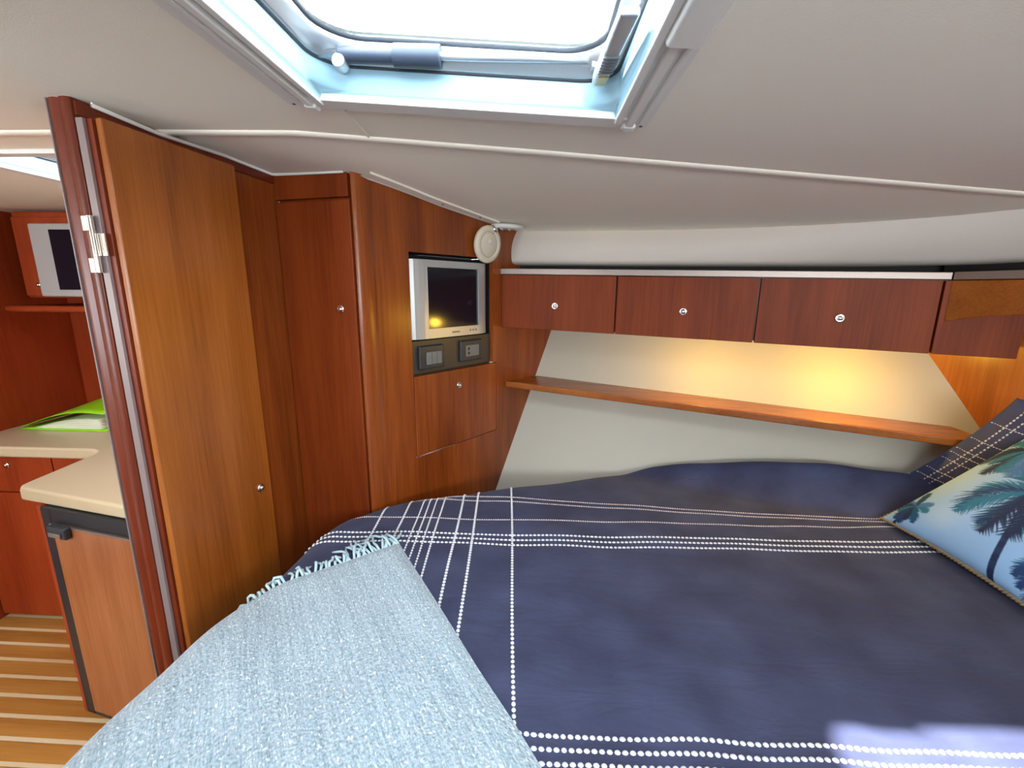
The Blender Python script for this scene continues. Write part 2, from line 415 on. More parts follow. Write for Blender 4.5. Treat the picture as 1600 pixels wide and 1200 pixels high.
# cove panel between cabinet rail and ceiling
ct = [(-0.135, 2.066, .262), (-.103, 2.038, .258), (.414, 1.862, .235), (.881, 1.633, .222), (1.10, 1.47, .219), (1.286, 1.301, .221), (1.40, 1.10, .220), (1.62, .62, .20), (1.70, .42, .195)]
cb = [(-.125, 2.010, .108), (-.100, 2.001, .108), (.411, 1.812, .097), (.897, 1.632, .090), (1.13, 1.545, .086), (1.33, 1.40, .088), (1.44, 1.16, .09), (1.67, .64, .09), (1.75, .44, .09)]
rows = []
for a, b in zip(ct, cb):
    a = V(a); b = V(b); r = []
    for i in range(9):
        t = i / 8; q = a.lerp(b, t); bulge = math.sin(math.pi * t) * 0.022
        q = q - HN * bulge * (1 if a.x < 1.2 else .6); r.append(tuple(q))
    q = b + HN * 0.05 - V((0, 0, 0.006)); r.append(tuple(q))
    rows.append(r)
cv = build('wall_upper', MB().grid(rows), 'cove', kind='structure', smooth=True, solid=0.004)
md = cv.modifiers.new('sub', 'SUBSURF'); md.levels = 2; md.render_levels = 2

# white beads and batten along the wall tops
def bead(name, pts, r): build(name, MB().tube(pts, r, 8), 'white', kind='structure', smooth=True)
bd = [FB.p(0.545, zc(-.88, .93) - .004, 0.012), FB.p(0.40, .338, 0.010), FB.p(0.33, .340, 0.012), FB.p(0.2, .345, 0.010), FB.p(0.012, .344, 0.006), FL.p(0.02, .343, 0.006), FL.p(0.265, .338, 0.008)]
bead('trim_3', bd, 0.0045)
p0 = [FT.p(s, zc(*FT.p(s, 0)[:2]) - .003, 0.006) for s in (0.03, 0.12, 0.22, 0.34, 0.46, 0.60, 0.70)]
bead('trim_4', p0, 0.0045)
tb = MB(); A = []
for k in range(11):
    s = 0.02 + 0.60 * k / 10
    a = FT.p(s, 0, 0.012); w = 0.035 + 0.02 * (1 - k / 10)
    b = FT.p(s, 0, 0.012 + w)
    A.append([(a[0], a[1], zc(a[0], a[1]) - 0.006), (b[0], b[1], zc(b[0], b[1]) - 0.006), (b[0], b[1], zc(b[0], b[1]) + 0.001)])
t5 = build('trim_5', tb.grid(A), 'vinyl', kind='structure')
for s in (0.33, 0.52):
    q = FT.p(s, 0, 0.034); build('screw', MB().lathe((q[0], q[1], zc(q[0], q[1]) - 0.0055), (0, 0, -1), [(0.004, 0), (0.004, 0.002), (0.002, 0.003)], 10), 'rubber', t5)

# ------------------------------------------------------------------ deck hatch (window_1)
def rrect(x0, x1, y0, y1, r, n=8):
    out = []
    for cx, cy, a0 in ((x1 - r, y1 - r, 0), (x0 + r, y1 - r, 90), (x0 + r, y0 + r, 180), (x1 - r, y0 + r, 270)):
        for k in range(n + 1):
            a = math.radians(a0 + 90 * k / n); out.append((cx + r * math.cos(a), cy + r * math.sin(a)))
    return out
def hatch_loft(rect, prof, n=8):
    x0, x1, y0, y1 = rect; R = []
    for ins, h, r in prof:
        ring = rrect(x0 + ins, x1 - ins, y0 + ins, y1 - ins, r, n)
        R.append([(x, y, zc(x, y) + h) for x, y in ring + ring[:1]])
    return MB().grid(R)
def make_hatch(name, rect, label):
    x0, x1, y0, y1 = rect
    w = thing(name, ((x0 + x1) / 2, (y0 + y1) / 2, zc((x0 + x1) / 2, (y0 + y1) / 2)), label, None, None, 'structure')
    build('recess_liner', hatch_loft(rect, [(0, -.012, .002), (.001, .0, .004), (.003, .003, .055), (.005, .038, .06)]), 'hatchwhite', w, smooth=True)
    build('recess_lip', hatch_loft(rect, [(.005, .038, .06), (.009, .0385, .06), (.0095, .041, .06)]), 'rubber', w, smooth=True)
    build('hatch_frame', hatch_loft(rect, [(.0095, .041, .06), (.016, .042, .062), (.017, .052, .064), (.027, .054, .066), (.028, .070, .068)]), 'alu', w, smooth=True)
    build('seal', hatch_loft(rect, [(.028, .070, .068), (.032, .0705, .068), (.033, .075, .068)]), 'rubber', w, smooth=True)
    ring = rrect(x0 + .02, x1 - .02, y0 + .02, y1 - .02, .066)
    build('glass_pane', MB().hexa([(x, y, zc(x, y) + .076) for x, y in ring], [(x, y, zc(x, y) + .084) for x, y in ring]), 'glass', w)
    # deck coaming so that daylight only enters through the pane
    build('outer_coaming', hatch_loft(rect, [(-.12, .012, .02), (-.02, .014, .06), (-.015, .080, .06), (.024, .086, .066)]), 'hull', w)
    return w
def rail(name, x0, x1, y0, y1, h0, h1, parent, mat='white', bevel=0.002):
    pts = [(x0, y0), (x1, y0), (x1, y1), (x0, y1)]
    return build(name, MB().hexa([(x, y, zc(x, y) + h0) for x, y in pts], [(x, y, zc(x, y) + h1) for x, y in pts]), mat, parent, bevel=bevel)
w1 = make_hatch('window_1', (HX0, HX1, HY0, HY1), 'deck hatch in the cabin ceiling with telescopic stay and white frame')
rail('frame_rail', -0.425, 0.165, HY1 - .001, 0.893, -.013, 0, w1)
rail('frame_rail', -0.425, 0.165, 0.262, HY0 + .001, -.013, 0, w1)
for sx, (a, b) in ((-1, (-0.462, -0.385)), (1, (0.135, 0.198))):
    sr = rail('side_rail', a, b, 0.262, 0.897, -.010, 0, w1)
    inner = b if sx < 0 else a; outer = a if sx < 0 else b
    for o1, o2, hh in ((0.000, 0.012, -.017), (0.020, 0.034, -.019), (0.043, 0.052, -.015)):
        q = sorted((inner + sx * o1, inner + sx * o2))
        rail('track_ridge', q[0], q[1], 0.29, 0.868, hh, -.009, sr, bevel=0.0025)
    q = sorted((inner + sx * 0.016, inner + sx * 0.040))
    rail('end_cap', q[0], q[1], 0.868, 0.892, -.020, -.009, sr, bevel=0.005)
    if sx > 0: rail('blind_catch', inner + .012, inner + .056, 0.48, 0.60, -.024, -.009, sr, bevel=0.006)
    for yy in (0.886,):
        x = outer - sx * 0.012
        build('screw', MB().lathe((x, yy, zc(x, yy) - .0095), (0, 0, -1), [(0.003, 0), (0.003, 0.0015)], 10), 'rubber', sr)
st = build('stay_bar', MB().tube([(-0.372, 0.818, .381), (0.105, 0.818, .364)], 0.0065, 12), 'alu', w1, smooth=True)
build('stay_sleeve', MB().tube([(-0.332, 0.818, .3785), (-0.235, 0.818, .375)], 0.0125, 16), 'foam', w1, smooth=False, bevel=0.002)
build('stay_grip', MB().tube([(-0.240, 0.818, .3755), (-0.160, 0.818, .3725)], 0.0175, 20), 'foam', w1, bevel=0.003)
build('stay_pivot', MB().lathe((-0.330, 0.806, .366), (0, 1, 0), [(0.011, 0), (0.011, 0.024)], 16), 'alu', w1, bevel=0.002)
build('stay_bracket', MB().box(0.086, 0.104, 0.808, 0.838, .350, .395), 'alu', w1, bevel=0.002)
lv = MB(); lv.hexa([(0.088, .826, .330), (0.112, .826, .330), (0.118, .60, .312), (0.094, .60, .312)], [(0.090, .826, .352), (0.113, .826, .352), (0.118, .60, .324), (0.094, .60, .324)])
lever = build('latch_lever', lv, 'alu', w1, bevel=0.004, seg=3)
for k in range(6):
    y = 0.765 - 0.011 * k; z = .330 - .018 * (.826 - y) / .226
    build('grip_rib', MB().box(0.091, 0.114, y, y + .005, z - .003, z + .002), 'grey', lever, bevel=0.001)
build('latch_plate', MB().hexa([(0.093, .820, .3275), (0.109, .820, .3275), (0.111, .785, .3245), (0.095, .785, .3245)], [(0.093, .820, .333), (0.109, .820, .333), (0.111, .785, .331), (0.095, .785, .331)]), 'brass', lever)
build('latch_boss', MB().lathe((0.098, .836, .372), (0, -1, 0), [(0.022, 0), (0.022, 0.014), (0.018, 0.018)], 20), 'alu', w1, bevel=0.001)

w2 = make_hatch('window_2', (SX0, SX1, SY0, SY1), 'white framed hatch in the galley ceiling')
rail('frame_rail', SX0 - .03, SX1 + .03, SY0 - .03, SY0 + .001, -.012, 0, w2)
rail('frame_rail', SX0 - .03, SX1 + .03, SY1 - .001, SY1 + .03, -.012, 0, w2)
rail('frame_rail', SX0 - .035, SX0 + .001, SY0 - .03, SY1 + .03, -.014, 0, w2)
rail('frame_rail', SX1 - .001, SX1 + .03, SY0 - .03, SY1 + .03, -.014, 0, w2)

# ------------------------------------------------------------------ cabin door folded back on the bulkhead (door_1)
d1 = thing('door_1', FB.p(0.35, -1.55, 0.02), 'teak cabin door folded back flat against the bulkhead', None, None, 'structure')
mb = MB(); FB.box(mb, 0.224, 0.5695, -1.56, 0.312, 0.006, 0.034); build('door_core', mb, 'wood_trim', d1, bevel=0.001)
mb = MB(); FB.box(mb, 0.222, 0.565, -1.56, 0.315, 0.0345, 0.050); dp = build('door_face', mb, 'wood_door', d1, bevel=0.004, seg=3)
mb = MB(); FB.box(mb, 0.570, 0.576, -1.56, 0.312, 0.006, 0.0215); build('reflection_strip', mb, 'edge', d1)  # skylight reflection on the door edge, painted as a pale strip
knob(FB, 0.272, -0.585, 0.0500, dp)
hg = MB(); hz = 0.080
hr = FB.p(0.584, hz - .055, 0.008); hr2 = FB.p(0.584, hz + .055, 0.008)
hinge = build('hinge', MB().tube([hr, hr2], 0.0055, 12), 'chrome', d1, smooth=False, bevel=0.001)
for z0, z1, s0, s1 in ((.026, .055, .5815, .5835), (-.055, -.026, .5815, .5835), (-.022, .022, .5765, .5795)):
    mb = MB(); FB.box(mb, s0, s1, hz + z0, hz + z1, -0.014 if s0 > .58 else 0.008, 0.006 if s0 > .58 else 0.028); build('hinge_leaf', mb, 'chrome', hinge, bevel=0.001)

# ------------------------------------------------------------------ tall corner locker
LK = thing('tall_locker', FL.p(0.14, -1.6, -0.1), 'narrow full-height mahogany locker in the corner beside the television wall', 'cabinet')
mb = MB(); FL.box(mb, 0.0, 0.275, -1.6, 0.36, -0.12, -0.02); build('body', mb, 'wood_red', LK)
mb = MB(); FL.box(mb, 0.0, 0.270, 0.270, 0.345, -0.02, 0.0); build('header', mb, 'wood_red', LK, bevel=0.002)
mb = MB(); FL.box(mb, 0.003, 0.274, -1.5, 0.262, -0.019, 0.002); ld = build('door', mb, 'wood_red', LK, bevel=0.003)
knob(FL, 0.220, -0.068, 0.002, ld)
mb = MB(); FL.box(mb, 0.0, 0.287, -1.6, -1.505, -0.02, 0.0); build('plinth', mb, 'wood_trim', LK)

# ------------------------------------------------------------------ television wall cabinet
MC = thing('media_cabinet', FT.p(0.35, -1.6, -0.1), 'teak wall cabinet with rounded corner post, recess and drop-down flap', 'cabinet')
S0, S1, R0, R1, RB = 0.198, 0.628, -0.313, 0.122, -0.625
mb = MB()
FT.box(mb, 0.052, S0 - .0, -1.6, 0.36, -0.02, 0.0)
FT.box(mb, S0, 0.652, R1, 0.36, -0.02, 0.0)
FT.box(mb, S1, 0.652, R0, R1, -0.02, 0.0)
FT.box(mb, S0, 0.652, -1.6, RB - .004, -0.02, 0.0)
FT.box(mb, 0.652, 1.5, -1.6, 0.36, -0.02, 0.0)
face = build('face_panel', mb, 'wood', MC)
# rounded corner post
q0, q1, q2, q3 = V(FL.p(0.281, 0, -0.001)), V(FL.p(0.286, 0, 0.016)), V(FT.p(0.030, 0, 0.018)), V(FT.p(0.066, 0, 0.0005))
arc = [q0 * (1 - t) ** 3 + q1 * 3 * t * (1 - t) ** 2 + q2 * 3 * t * t * (1 - t) + q3 * t ** 3 for t in [k / 10 for k in range(11)]]
poly = [(q.x, q.y) for q in arc] + [FT.p(0.054, 0, -0.05)[:2], FL.p(0.277, 0, -0.06)[:2]]
build('corner_post', MB().prism(poly, -1.6, 0.352), 'wood', MC, smooth=False, bevel=0.0015)
mb = MB()
FT.box(mb, S0, S1, R0, R1, -0.13, -0.12); FT.box(mb, S0 - .01, S0 - .0005, R0, R1, -0.13, -0.02); FT.box(mb, S1 + .0005, S1 + .01, R0, R1, -0.13, -0.02)
FT.box(mb, S0, S1, R1 + .0005, R1 + .01, -0.13, -0.02); FT.box(mb, S0, S1, R0 - .01, R0 - .0005, -0.13, -0.02)
build('recess', mb, 'black', MC)
mb = MB(); FT.box(mb, S0 + .003, 0.648, RB, R0 - .004, -0.018, 0.003); flap = build('flap_door', mb, 'wood', MC, bevel=0.003)
knob(FT, 0.420, -0.381, 0.003, flap)
mb = MB(); FT.box(mb, S0 + .001, S1 - .001, R0 + .001, -0.190, -0.03, -0.016); sp = build('socket_panel', mb, 'darkbrown', MC, bevel=0.001)
mb = MB(); FT.box(mb, 0.232, 0.352, -0.297, -0.209, -0.016, -0.002); sw = build('switch_plate', mb, 'charcoal', sp, bevel=0.006, seg=3)
mb = MB(); FT.box(mb, 0.262, 0.336, -0.280, -0.233, -0.002, 0.002); rk = build('rocker', mb, 'grey', sw, bevel=0.0015)
for k in (1, 2):
    mb = MB(); s = 0.262 + 0.0247 * k; FT.box(mb, s - .0006, s + .0006, -0.279, -0.234, 0.0015, 0.0026); build('rocker_gap', mb, 'charcoal', rk)
mb = MB(); FT.box(mb, 0.440, 0.566, -0.292, -0.206, -0.016, -0.002); so = build('socket_plate', mb, 'charcoal', sp, bevel=0.006, seg=3)
mb = MB(); FT.box(mb, 0.466, 0.542, -0.272, -0.226, -0.002, 0.001); si = build('socket_insert', mb, 'grey', so, bevel=0.0015)
for z in (-.240, -.258):
    build('socket_hole', MB().lathe(FT.p(0.482, z, 0.0008), FT.n, [(0.0062, 0), (0.0062, 0.0008)], 14), 'black', si)

# television
TVt = thing('television', FT.p(0.41, -0.185, -0.05), 'small flat silver television set in the black wall recess', 'television')
a0, a1, b0, b1 = 0.203, 0.612, -0.184, 0.100
i0, i1, j0, j1 = 0.277, 0.548, -0.150, 0.077
mb = MB()
# curved front bezel: side wings bow backwards at the edges
def tvn(s):
    t = min(abs(s - a0), abs(a1 - s)) / 0.07; t = min(1, t); return -0.034 + 0.032 * math.sqrt(max(0, 1 - (1 - t) ** 2))
cols = [a0, a0 + .003, a0 + .01, a0 + .022, a0 + .04, a0 + .06, i0, (i0 + i1) / 2, i1, a1 - .055, a1 - .04, a1 - .022, a1 - .01, a1 - .003, a1]
zrows = [b0, j0, j1, b1]
for i in range(len(cols) - 1):
    for j in range(3):
        if j == 1 and cols[i] >= i0 - 1e-6 and cols[i + 1] <= i1 + 1e-6: continue
        sA, sB = cols[i], cols[i + 1]; zA, zB = zrows[j], zrows[j + 1]
        mb.add([FT.p(sA, zA, tvn(sA)), FT.p(sB, zA, tvn(sB)), FT.p(sB, zB, tvn(sB)), FT.p(sA, zB, tvn(sA))], [(0, 1, 2, 3)])
bz_ = build('bezel', mb, 'silver', TVt, smooth=True)
mb = MB()
mb.hexa([FT.p(s, b0, -.07) for s in cols] , [FT.p(s, b1, -.07) for s in cols]) if False else None
FT.box(mb, a0, a1, b0, b1, -0.10, -0.036); FT.box(mb, i0 - .01, i1 + .01, b0, b1, -0.036, -0.012)
build('housing', mb, 'silver', TVt)
fr = MB()
for s0, s1, z0, z1 in ((i0, i0 + .0025, j0, j1), (i1 - .0025, i1, j0, j1), (i0, i1, j0, j0 + .0025), (i0, i1, j1 - .0025, j1)): FT.box(fr, s0, s1, z0, z1, -0.011, -0.0005)
build('screen_surround', fr, 'silver', TVt)
mb = MB(); FT.box(mb, i0, i1, j0, j1, -0.0118, -0.008); build('screen', mb, 'screen', TVt)
mb = MB(); FT.box(mb, 0.395, 0.435, -0.170, -0.164, -0.003, -0.0012); build('badge', mb, 'grey', TVt)
for k in range(3):
    build('button', MB().lathe(FT.p(0.495 + .016 * k, -0.165, -0.003), FT.n, [(0.004, 0), (0.004, 0.003)], 10), 'grey', TVt)

# ------------------------------------------------------------------ overhead cabinet along the hull
def dz(s): return -0.0165 * s                        # the cabinet line falls slightly towards the bow
OC = thing('overhead_cabinet', FD.p(0.8, -0.17, -0.1), 'long overhead mahogany locker with three flap doors and steel top rail', 'cabinet')
SE = 1.672
mb = MB()
FD.quad(mb, [(0.0, -.158), (SE, -.158 + dz(SE)), (SE, .060 + dz(SE)), (0.0, .060)], -0.025, -0.018); build('carcass_front', mb, 'wood_trim', OC)
mb = MB()
bot = [FD.p(0, -.150, -0.02), FD.p(SE, -.150 + dz(SE), -0.02), liner(1.66, -.150 + dz(1.5), .02), liner(-0.06, -.150, .012)]
mb.hexa(bot, [(p[0], p[1], p[2] + .012) for p in bot]); build('carcass_bottom', mb, 'wood_trim', OC)
mb = MB(); FD.quad(mb, [(0.0, -.015), (SE, -.015 + dz(SE)), (SE, -.005 + dz(SE)), (0.0, -.005)], -0.30, -0.02); build('carcass_top', mb, 'dark', OC)  # near-black colour holds the shade of the open shelf
mb = MB(); FD.quad(mb, [(0.02, -.01), (SE + .2, -.01 + dz(SE)), (SE + .2, .10), (0.02, .11)], -0.135, -0.125); build('gap_shade', mb, 'dark', OC)  # dark sheet added for the shade in the gap above the rail
seams = [0.0, 0.493, 0.981, 1.471]
for k in range(3):
    s0, s1 = seams[k] + .003, seams[k + 1] - .003
    mb = MB(); FD.quad(mb, [(s0, -.164 + dz(s0)), (s1, -.164 + dz(s1)), (s1, .058 + dz(s1)), (s0, .058 + dz(s0))], -0.017, 0.002)
    fd = build('flap_door', mb, 'wood_red', OC, bevel=0.002)
    s = (0.245, 0.741, 1.223)[k]; knob(FD, s, (-.068, -.078, -.086)[k], 0.002, fd, 0.0145)
mb = MB(); FD.quad(mb, [(1.474, -.164 + dz(1.474)), (SE, -.164 + dz(SE)), (SE, .058 + dz(SE)), (1.474, .058 + dz(1.474))], -0.017, 0.001); build('end_panel', mb, 'wood_red', OC, bevel=0.002)
mb = MB(); FD.quad(mb, [(-0.008, .061), (1.486, .061 + dz(1.486)), (1.486, .083 + dz(1.486)), (-0.008, .085)], -0.022, 0.003); build('top_rail', mb, 'steel', OC, bevel=0.002)
FW = Frame(FD.p(1.486, 0, 0.003)[:2], (0.4061, -0.9138)); FW.n = V((-0.9138, -0.4061, 0))
mb = MB(); FW.quad(mb, [(0.002, .036), (0.95, .040), (0.95, .066), (0.002, .059)], -0.022, 0.0); build('top_rail', mb, 'steel', OC, bevel=0.002)
mb = MB(); FW.quad(mb, [(0.0, -.088), (0.06, -.072), (0.42, -.020), (0.95, -.020), (0.95, .038), (0.0, .034)], -0.020, -0.002); build('wing_board', mb, 'wood_redx', OC, bevel=0.002)

mb = MB(); FW.quad(mb, [(-0.06, -.02), (0.95, -.02), (0.95, .10), (-0.06, .10)], -0.085, -0.075); build('wing_shade', mb, 'dark', OC)  # dark sheet added for the shade behind the wing rail
mb = MB(); FW.quad(mb, [(-0.05, .0), (0.95, .01), (0.95, .016), (-0.05, .006)], -0.075, -0.015); build('wing_floor', mb, 'dark', OC)  # shade behind the rail put into the near-black colour

# shelf on the hull side
SH = thing('hull_shelf', FS.p(0.8, -.47, -0.1), 'varnished teak shelf fixed along the sloping hull lining', 'shelf')
def sz(s): return -.434 - 0.0300 * s
SL = 1.70
def shelf_pts(z0):
    f = []
    for s in (0.0, 0.6, 1.2, SL): f.append(FS.p(s, sz(s) + z0))
    b = []
    for s in (SL + .02, 1.2, 0.6, 0.14): b.append(liner(s - 0.13, sz(s) + z0, 0.004))
    return f + b
a = shelf_pts(-0.002); b = shelf_pts(0.020)
build('board', MB().hexa(a, b), 'wood_redx', SH, bevel=0.004)
mb = MB(); FS.quad(mb, [(0.0, sz(0) - .004), (SL, sz(SL) - .004), (SL, sz(SL) + .024), (0.0, sz(0) + .024)], -0.012, 0.006); build('fiddle_edge', mb, 'wood_redx', SH, bevel=0.005, seg=3)

# warm lamps under the overhead cabinet
for s, e in ((1.31, 2.3), (0.84, 1.4)):
    c = V(FD.p(s, -.152 + dz(s), -0.075))
    pl = thing('downlight', c, ('small round warm downlight under the cabinet near the gold end panel' if s > 1 else 'small round warm downlight above the middle of the hull shelf'), 'lamp', 'downlights under the overhead cabinet')
    build('rim', MB().lathe(c, (0, 0, -1), [(0.036, 0), (0.036, 0.008), (0.030, 0.011), (0.026, 0.008)], 24), 'steel', pl, smooth=True)
    build('lens', MB().lathe(c, (0, 0, -1), [(0.025, 0.0), (0.025, 0.009), (0.012, 0.0105)], 24), 'glow', pl, smooth=True)
    ld_ = bpy.data.lights.new('downlight_bulb', 'POINT'); ld_.energy = e; ld_.color = (1.0, 0.60, 0.06); ld_.shadow_soft_size = 0.02
    lo = bpy.data.objects.new('downlight_bulb', ld_); C.objects.link(lo); lo.parent = pl; lo.location = (0, 0, -0.035)

# reading lamp in the corner
RL = thing('reading_lamp', FT.p(0.58, 0.24, 0.05), 'round cream swivel reading lamp with chrome joint in the ceiling corner', 'lamp')
hc = FT.p(0.567, 0.172, 0.030); hn = (FT.n + V((0, 0, -0.12))).normalized()
head = build('lamp_head', MB().lathe(hc, hn, [(0.060, -0.014), (0.071, -0.010), (0.073, 0.0), (0.070, 0.007), (0.052, 0.012), (0.050, 0.009), (0.049, 0.004)], 36), 'cream', RL, smooth=True)
build('lamp_lens', MB().lathe(hc, hn, [(0.0485, 0.002), (0.0485, 0.007), (0.044, 0.010), (0.02, 0.013), (0.004, 0.0135)], 36), 'cream', head, smooth=True)
build('lens_knob', MB().lathe(V(hc) + hn * 0.012 + V((0, 0, .012)), hn, [(0.012, 0), (0.011, 0.004), (0.006, 0.006)], 16), 'white', head, smooth=True)
bc = V((-0.115, 1.885, .250))
prof = [(0.010, 0.0), (0.060, -0.002), (0.068, -0.008), (0.066, -0.016), (0.05, -0.020), (0.004, -0.021)]
base = build('mount_plate', MB().lathe(bc + V((0, 0, 0.006)), (0.05, -0.05, 1), prof, 32), 'white', RL, smooth=True)
for k in range(4):
    a = bc + V((-0.052 + 0.028 * k, -0.045 + .008 * k, -0.012)); build('mount_rib', MB().tube([a, a + V((0.006, 0.03, -0.006))], 0.004, 8), 'cream', base, smooth=True)
build('swivel_joint', MB().lathe(bc + V((-0.052, -0.04, -0.030)), (0.2, 0.1, 1), [(0.010, 0), (0.015, 0.004), (0.015, 0.020), (0.008, 0.026)], 20), 'chrome', RL, smooth=True)
build('swivel_arm', MB().tube([bc + V((-0.052, -0.04, -0.016)), bc + V((-0.056, -0.048, -0.035)), V(hc) + V((0, 0, 0.045))], 0.006, 10), 'chrome', RL, smooth=True)

# ------------------------------------------------------------------ bed
def chaikin(p, it):
    for _ in range(it):
        q = []
        for i in range(len(p)):
            a = p[i]; b = p[(i + 1) % len(p)]
            q += [(a[0] * .75 + b[0] * .25, a[1] * .75 + b[1] * .25), (a[0] * .25 + b[0] * .75, a[1] * .25 + b[1] * .75)]
        p = q
    return p
XE0, XE1 = -0.690, -0.745            # bed side at y=1.2 and y=0.5
def xe(y): return XE0 + (XE1 - XE0) * (1.2 - y) / 0.7 if y > .5 else XE1
outline0 = [(-.745, -.30), (-.745, .50), (-.70, 1.07), (-.675, 1.30), (-.50, 1.47), (-.16, 1.60), (.22, 1.735), (.47, 1.775), (.95, 1.60), (1.36, 1.455), (1.50, 1.42), (1.58, 1.34), (1.66, 1.10), (1.74, .80), (1.74, -.30)]
BT = -.74; RR = 0.10
def rr(x, y): return .10 - .07 * ss(x, .15, .65) * ss(y, .8, 1.25)
def wr(x, y):        # gentle folds in the cloth
    d = 0.0035 * math.sin(9 * (x * .8 + y * 1.1) + 1.4 * math.sin(4 * x)) * math.sin(5 * x - 3 * y)
    d += 0.002 * math.sin(23 * (x - .6 * y) + 2 * math.sin(7 * y)) * (0.5 + 0.5 * math.sin(3.1 * y + 2 * x))
    return d
def hump(x, y):
    yl = 1.79 - .3702 * (x - .463)       # liner line at bed level
    e = yl - y
    h = 0.140 * ss(x, 0.20, 1.10) * (1 - ss(e, 0.03, 0.155))
    return h
def top(x, y): return BT + wr(x, y) + hump(x, y)

ol = []
for i in range(len(outline0)):
    a = outline0[i]; b = outline0[(i + 1) % len(outline0)]
    n = max(1, int(math.hypot(b[0] - a[0], b[1] - a[1]) / 0.12))
    ol += [(a[0] + (b[0] - a[0]) * k / n, a[1] + (b[1] - a[1]) * k / n) for k in range(n)]
ol = chaikin(ol, 2)
cen = V((0.45, 0.65))
inner = []; N = len(ol)
nrm = []
for i in range(N):
    a = V(ol[i - 1]); b = V(ol[(i + 1) % N]); d = (b - a).normalized(); nrm.append(V((d.y, -d.x)))   # may be in/out
if (V(ol[0]) + nrm[0] * .05 - cen).length > (V(ol[0]) - cen).length: nrm = [-q for q in nrm]
RI = [rr(*ol[i]) for i in range(N)]
ins = [V(ol[i]) + nrm[i] * RI[i] for i in range(N)]
rings = []; K = 70
for k in range(K + 1):
    t = k / K
    t = max(t, 0.004)
    rings.append([(cen.x + (p.x - cen.x) * t, cen.y + (p.y - cen.y) * t) for p in ins])
R3 = [[(x, y, top(x, y)) for x, y in r] for r in rings]
for k in range(1, 9):
    th = math.pi / 2 * k / 8
    R3.append([((ins[i] - nrm[i] * RI[i] * math.sin(th)).x, (ins[i] - nrm[i] * RI[i] * math.sin(th)).y, top(ins[i].x, ins[i].y) - RI[i] * (1 - math.cos(th))) for i in range(N)])
for k in range(1, 5):
    R3.append([(ol[i][0], ol[i][1], top(ins[i].x, ins[i].y) - RI[i] - 0.05 * k) for i in range(N)])
R3[0] = [(cen.x, cen.y, top(cen.x, cen.y))] * N
R3 = [r + r[:1] for r in R3]
duvet = build('duvet', MB().grid(R3), 'duvet', smooth=True, label='navy duvet cover with white dotted embroidered lines spread over the bed', cat='duvet')

bed = thing('bed', (0.45, 0.65, -1.6), 'built-in double bed platform and mattress under the navy duvet', 'bed')
def shrink(d): return [((V(ol[i]) + nrm[i] * d).x, (V(ol[i]) + nrm[i] * d).y) for i in range(0, N, 2)]
build('mattress', MB().prism(shrink(0.115), -1.12, BT - .10), 'mattress', bed, bevel=0.02)
build('bed_base', MB().prism(shrink(0.10), -1.6, -1.125), 'wood_red', bed)

# embroidered rows: small flattened beads of thread lying on the duvet
OLA = np.array(ol)
def far_d(x, y):                     # distance inside the bed outline
    a = OLA; b = np.roll(OLA, -1, 0); ab = b - a; p = np.array([x, y])
    t = np.clip(((p - a) * ab).sum(1) / (ab * ab).sum(1), 0, 1)
    k = np.hypot(*(a + ab * t[:, None] - p).T); i = int(k.argmin())
    return float(k[i]) * (1 if (p - a[i] - ab[i] * t[i]) @ np.array([nrm[i].x, nrm[i].y]) > 0 else -1)
def far_z(x, y):
    d = far_d(x, y); R_ = rr(x, y)
    if d >= R_: return top(x, y)
    if d <= 0: return -9
    return top(x, y) - R_ + math.sqrt(max(0, R_ * R_ - (R_ - d) ** 2))
def bed_point(x, y):                 # plan coordinates unrolled over the aft side of the bed
    e = xe(y) + RR
    if x >= e and y < 1.15: return (x, y, top(x, y)), V((0, 0, 1)), V((1, 0, 0))
    if y >= 1.15:
        z = far_z(x, y); gx = (far_z(x + .004, y) - z) / .004; gy = (far_z(x, y + .004) - z) / .004
        return (x, y, z), V((-gx, -gy, 1)).normalized(), V((1, 0, 0))
    th = (e - x) / RR
    if th < math.pi / 2:
        return (e - RR * math.sin(th), y, top(e, y) - RR * (1 - math.cos(th))), V((-math.sin(th), 0, math.cos(th))), V((math.cos(th), 0, math.sin(th)))
    return (e - RR, y, top(e, y) - RR - (th - math.pi / 2) * RR), V((-1, 0, 0)), V((0, 0, 1))
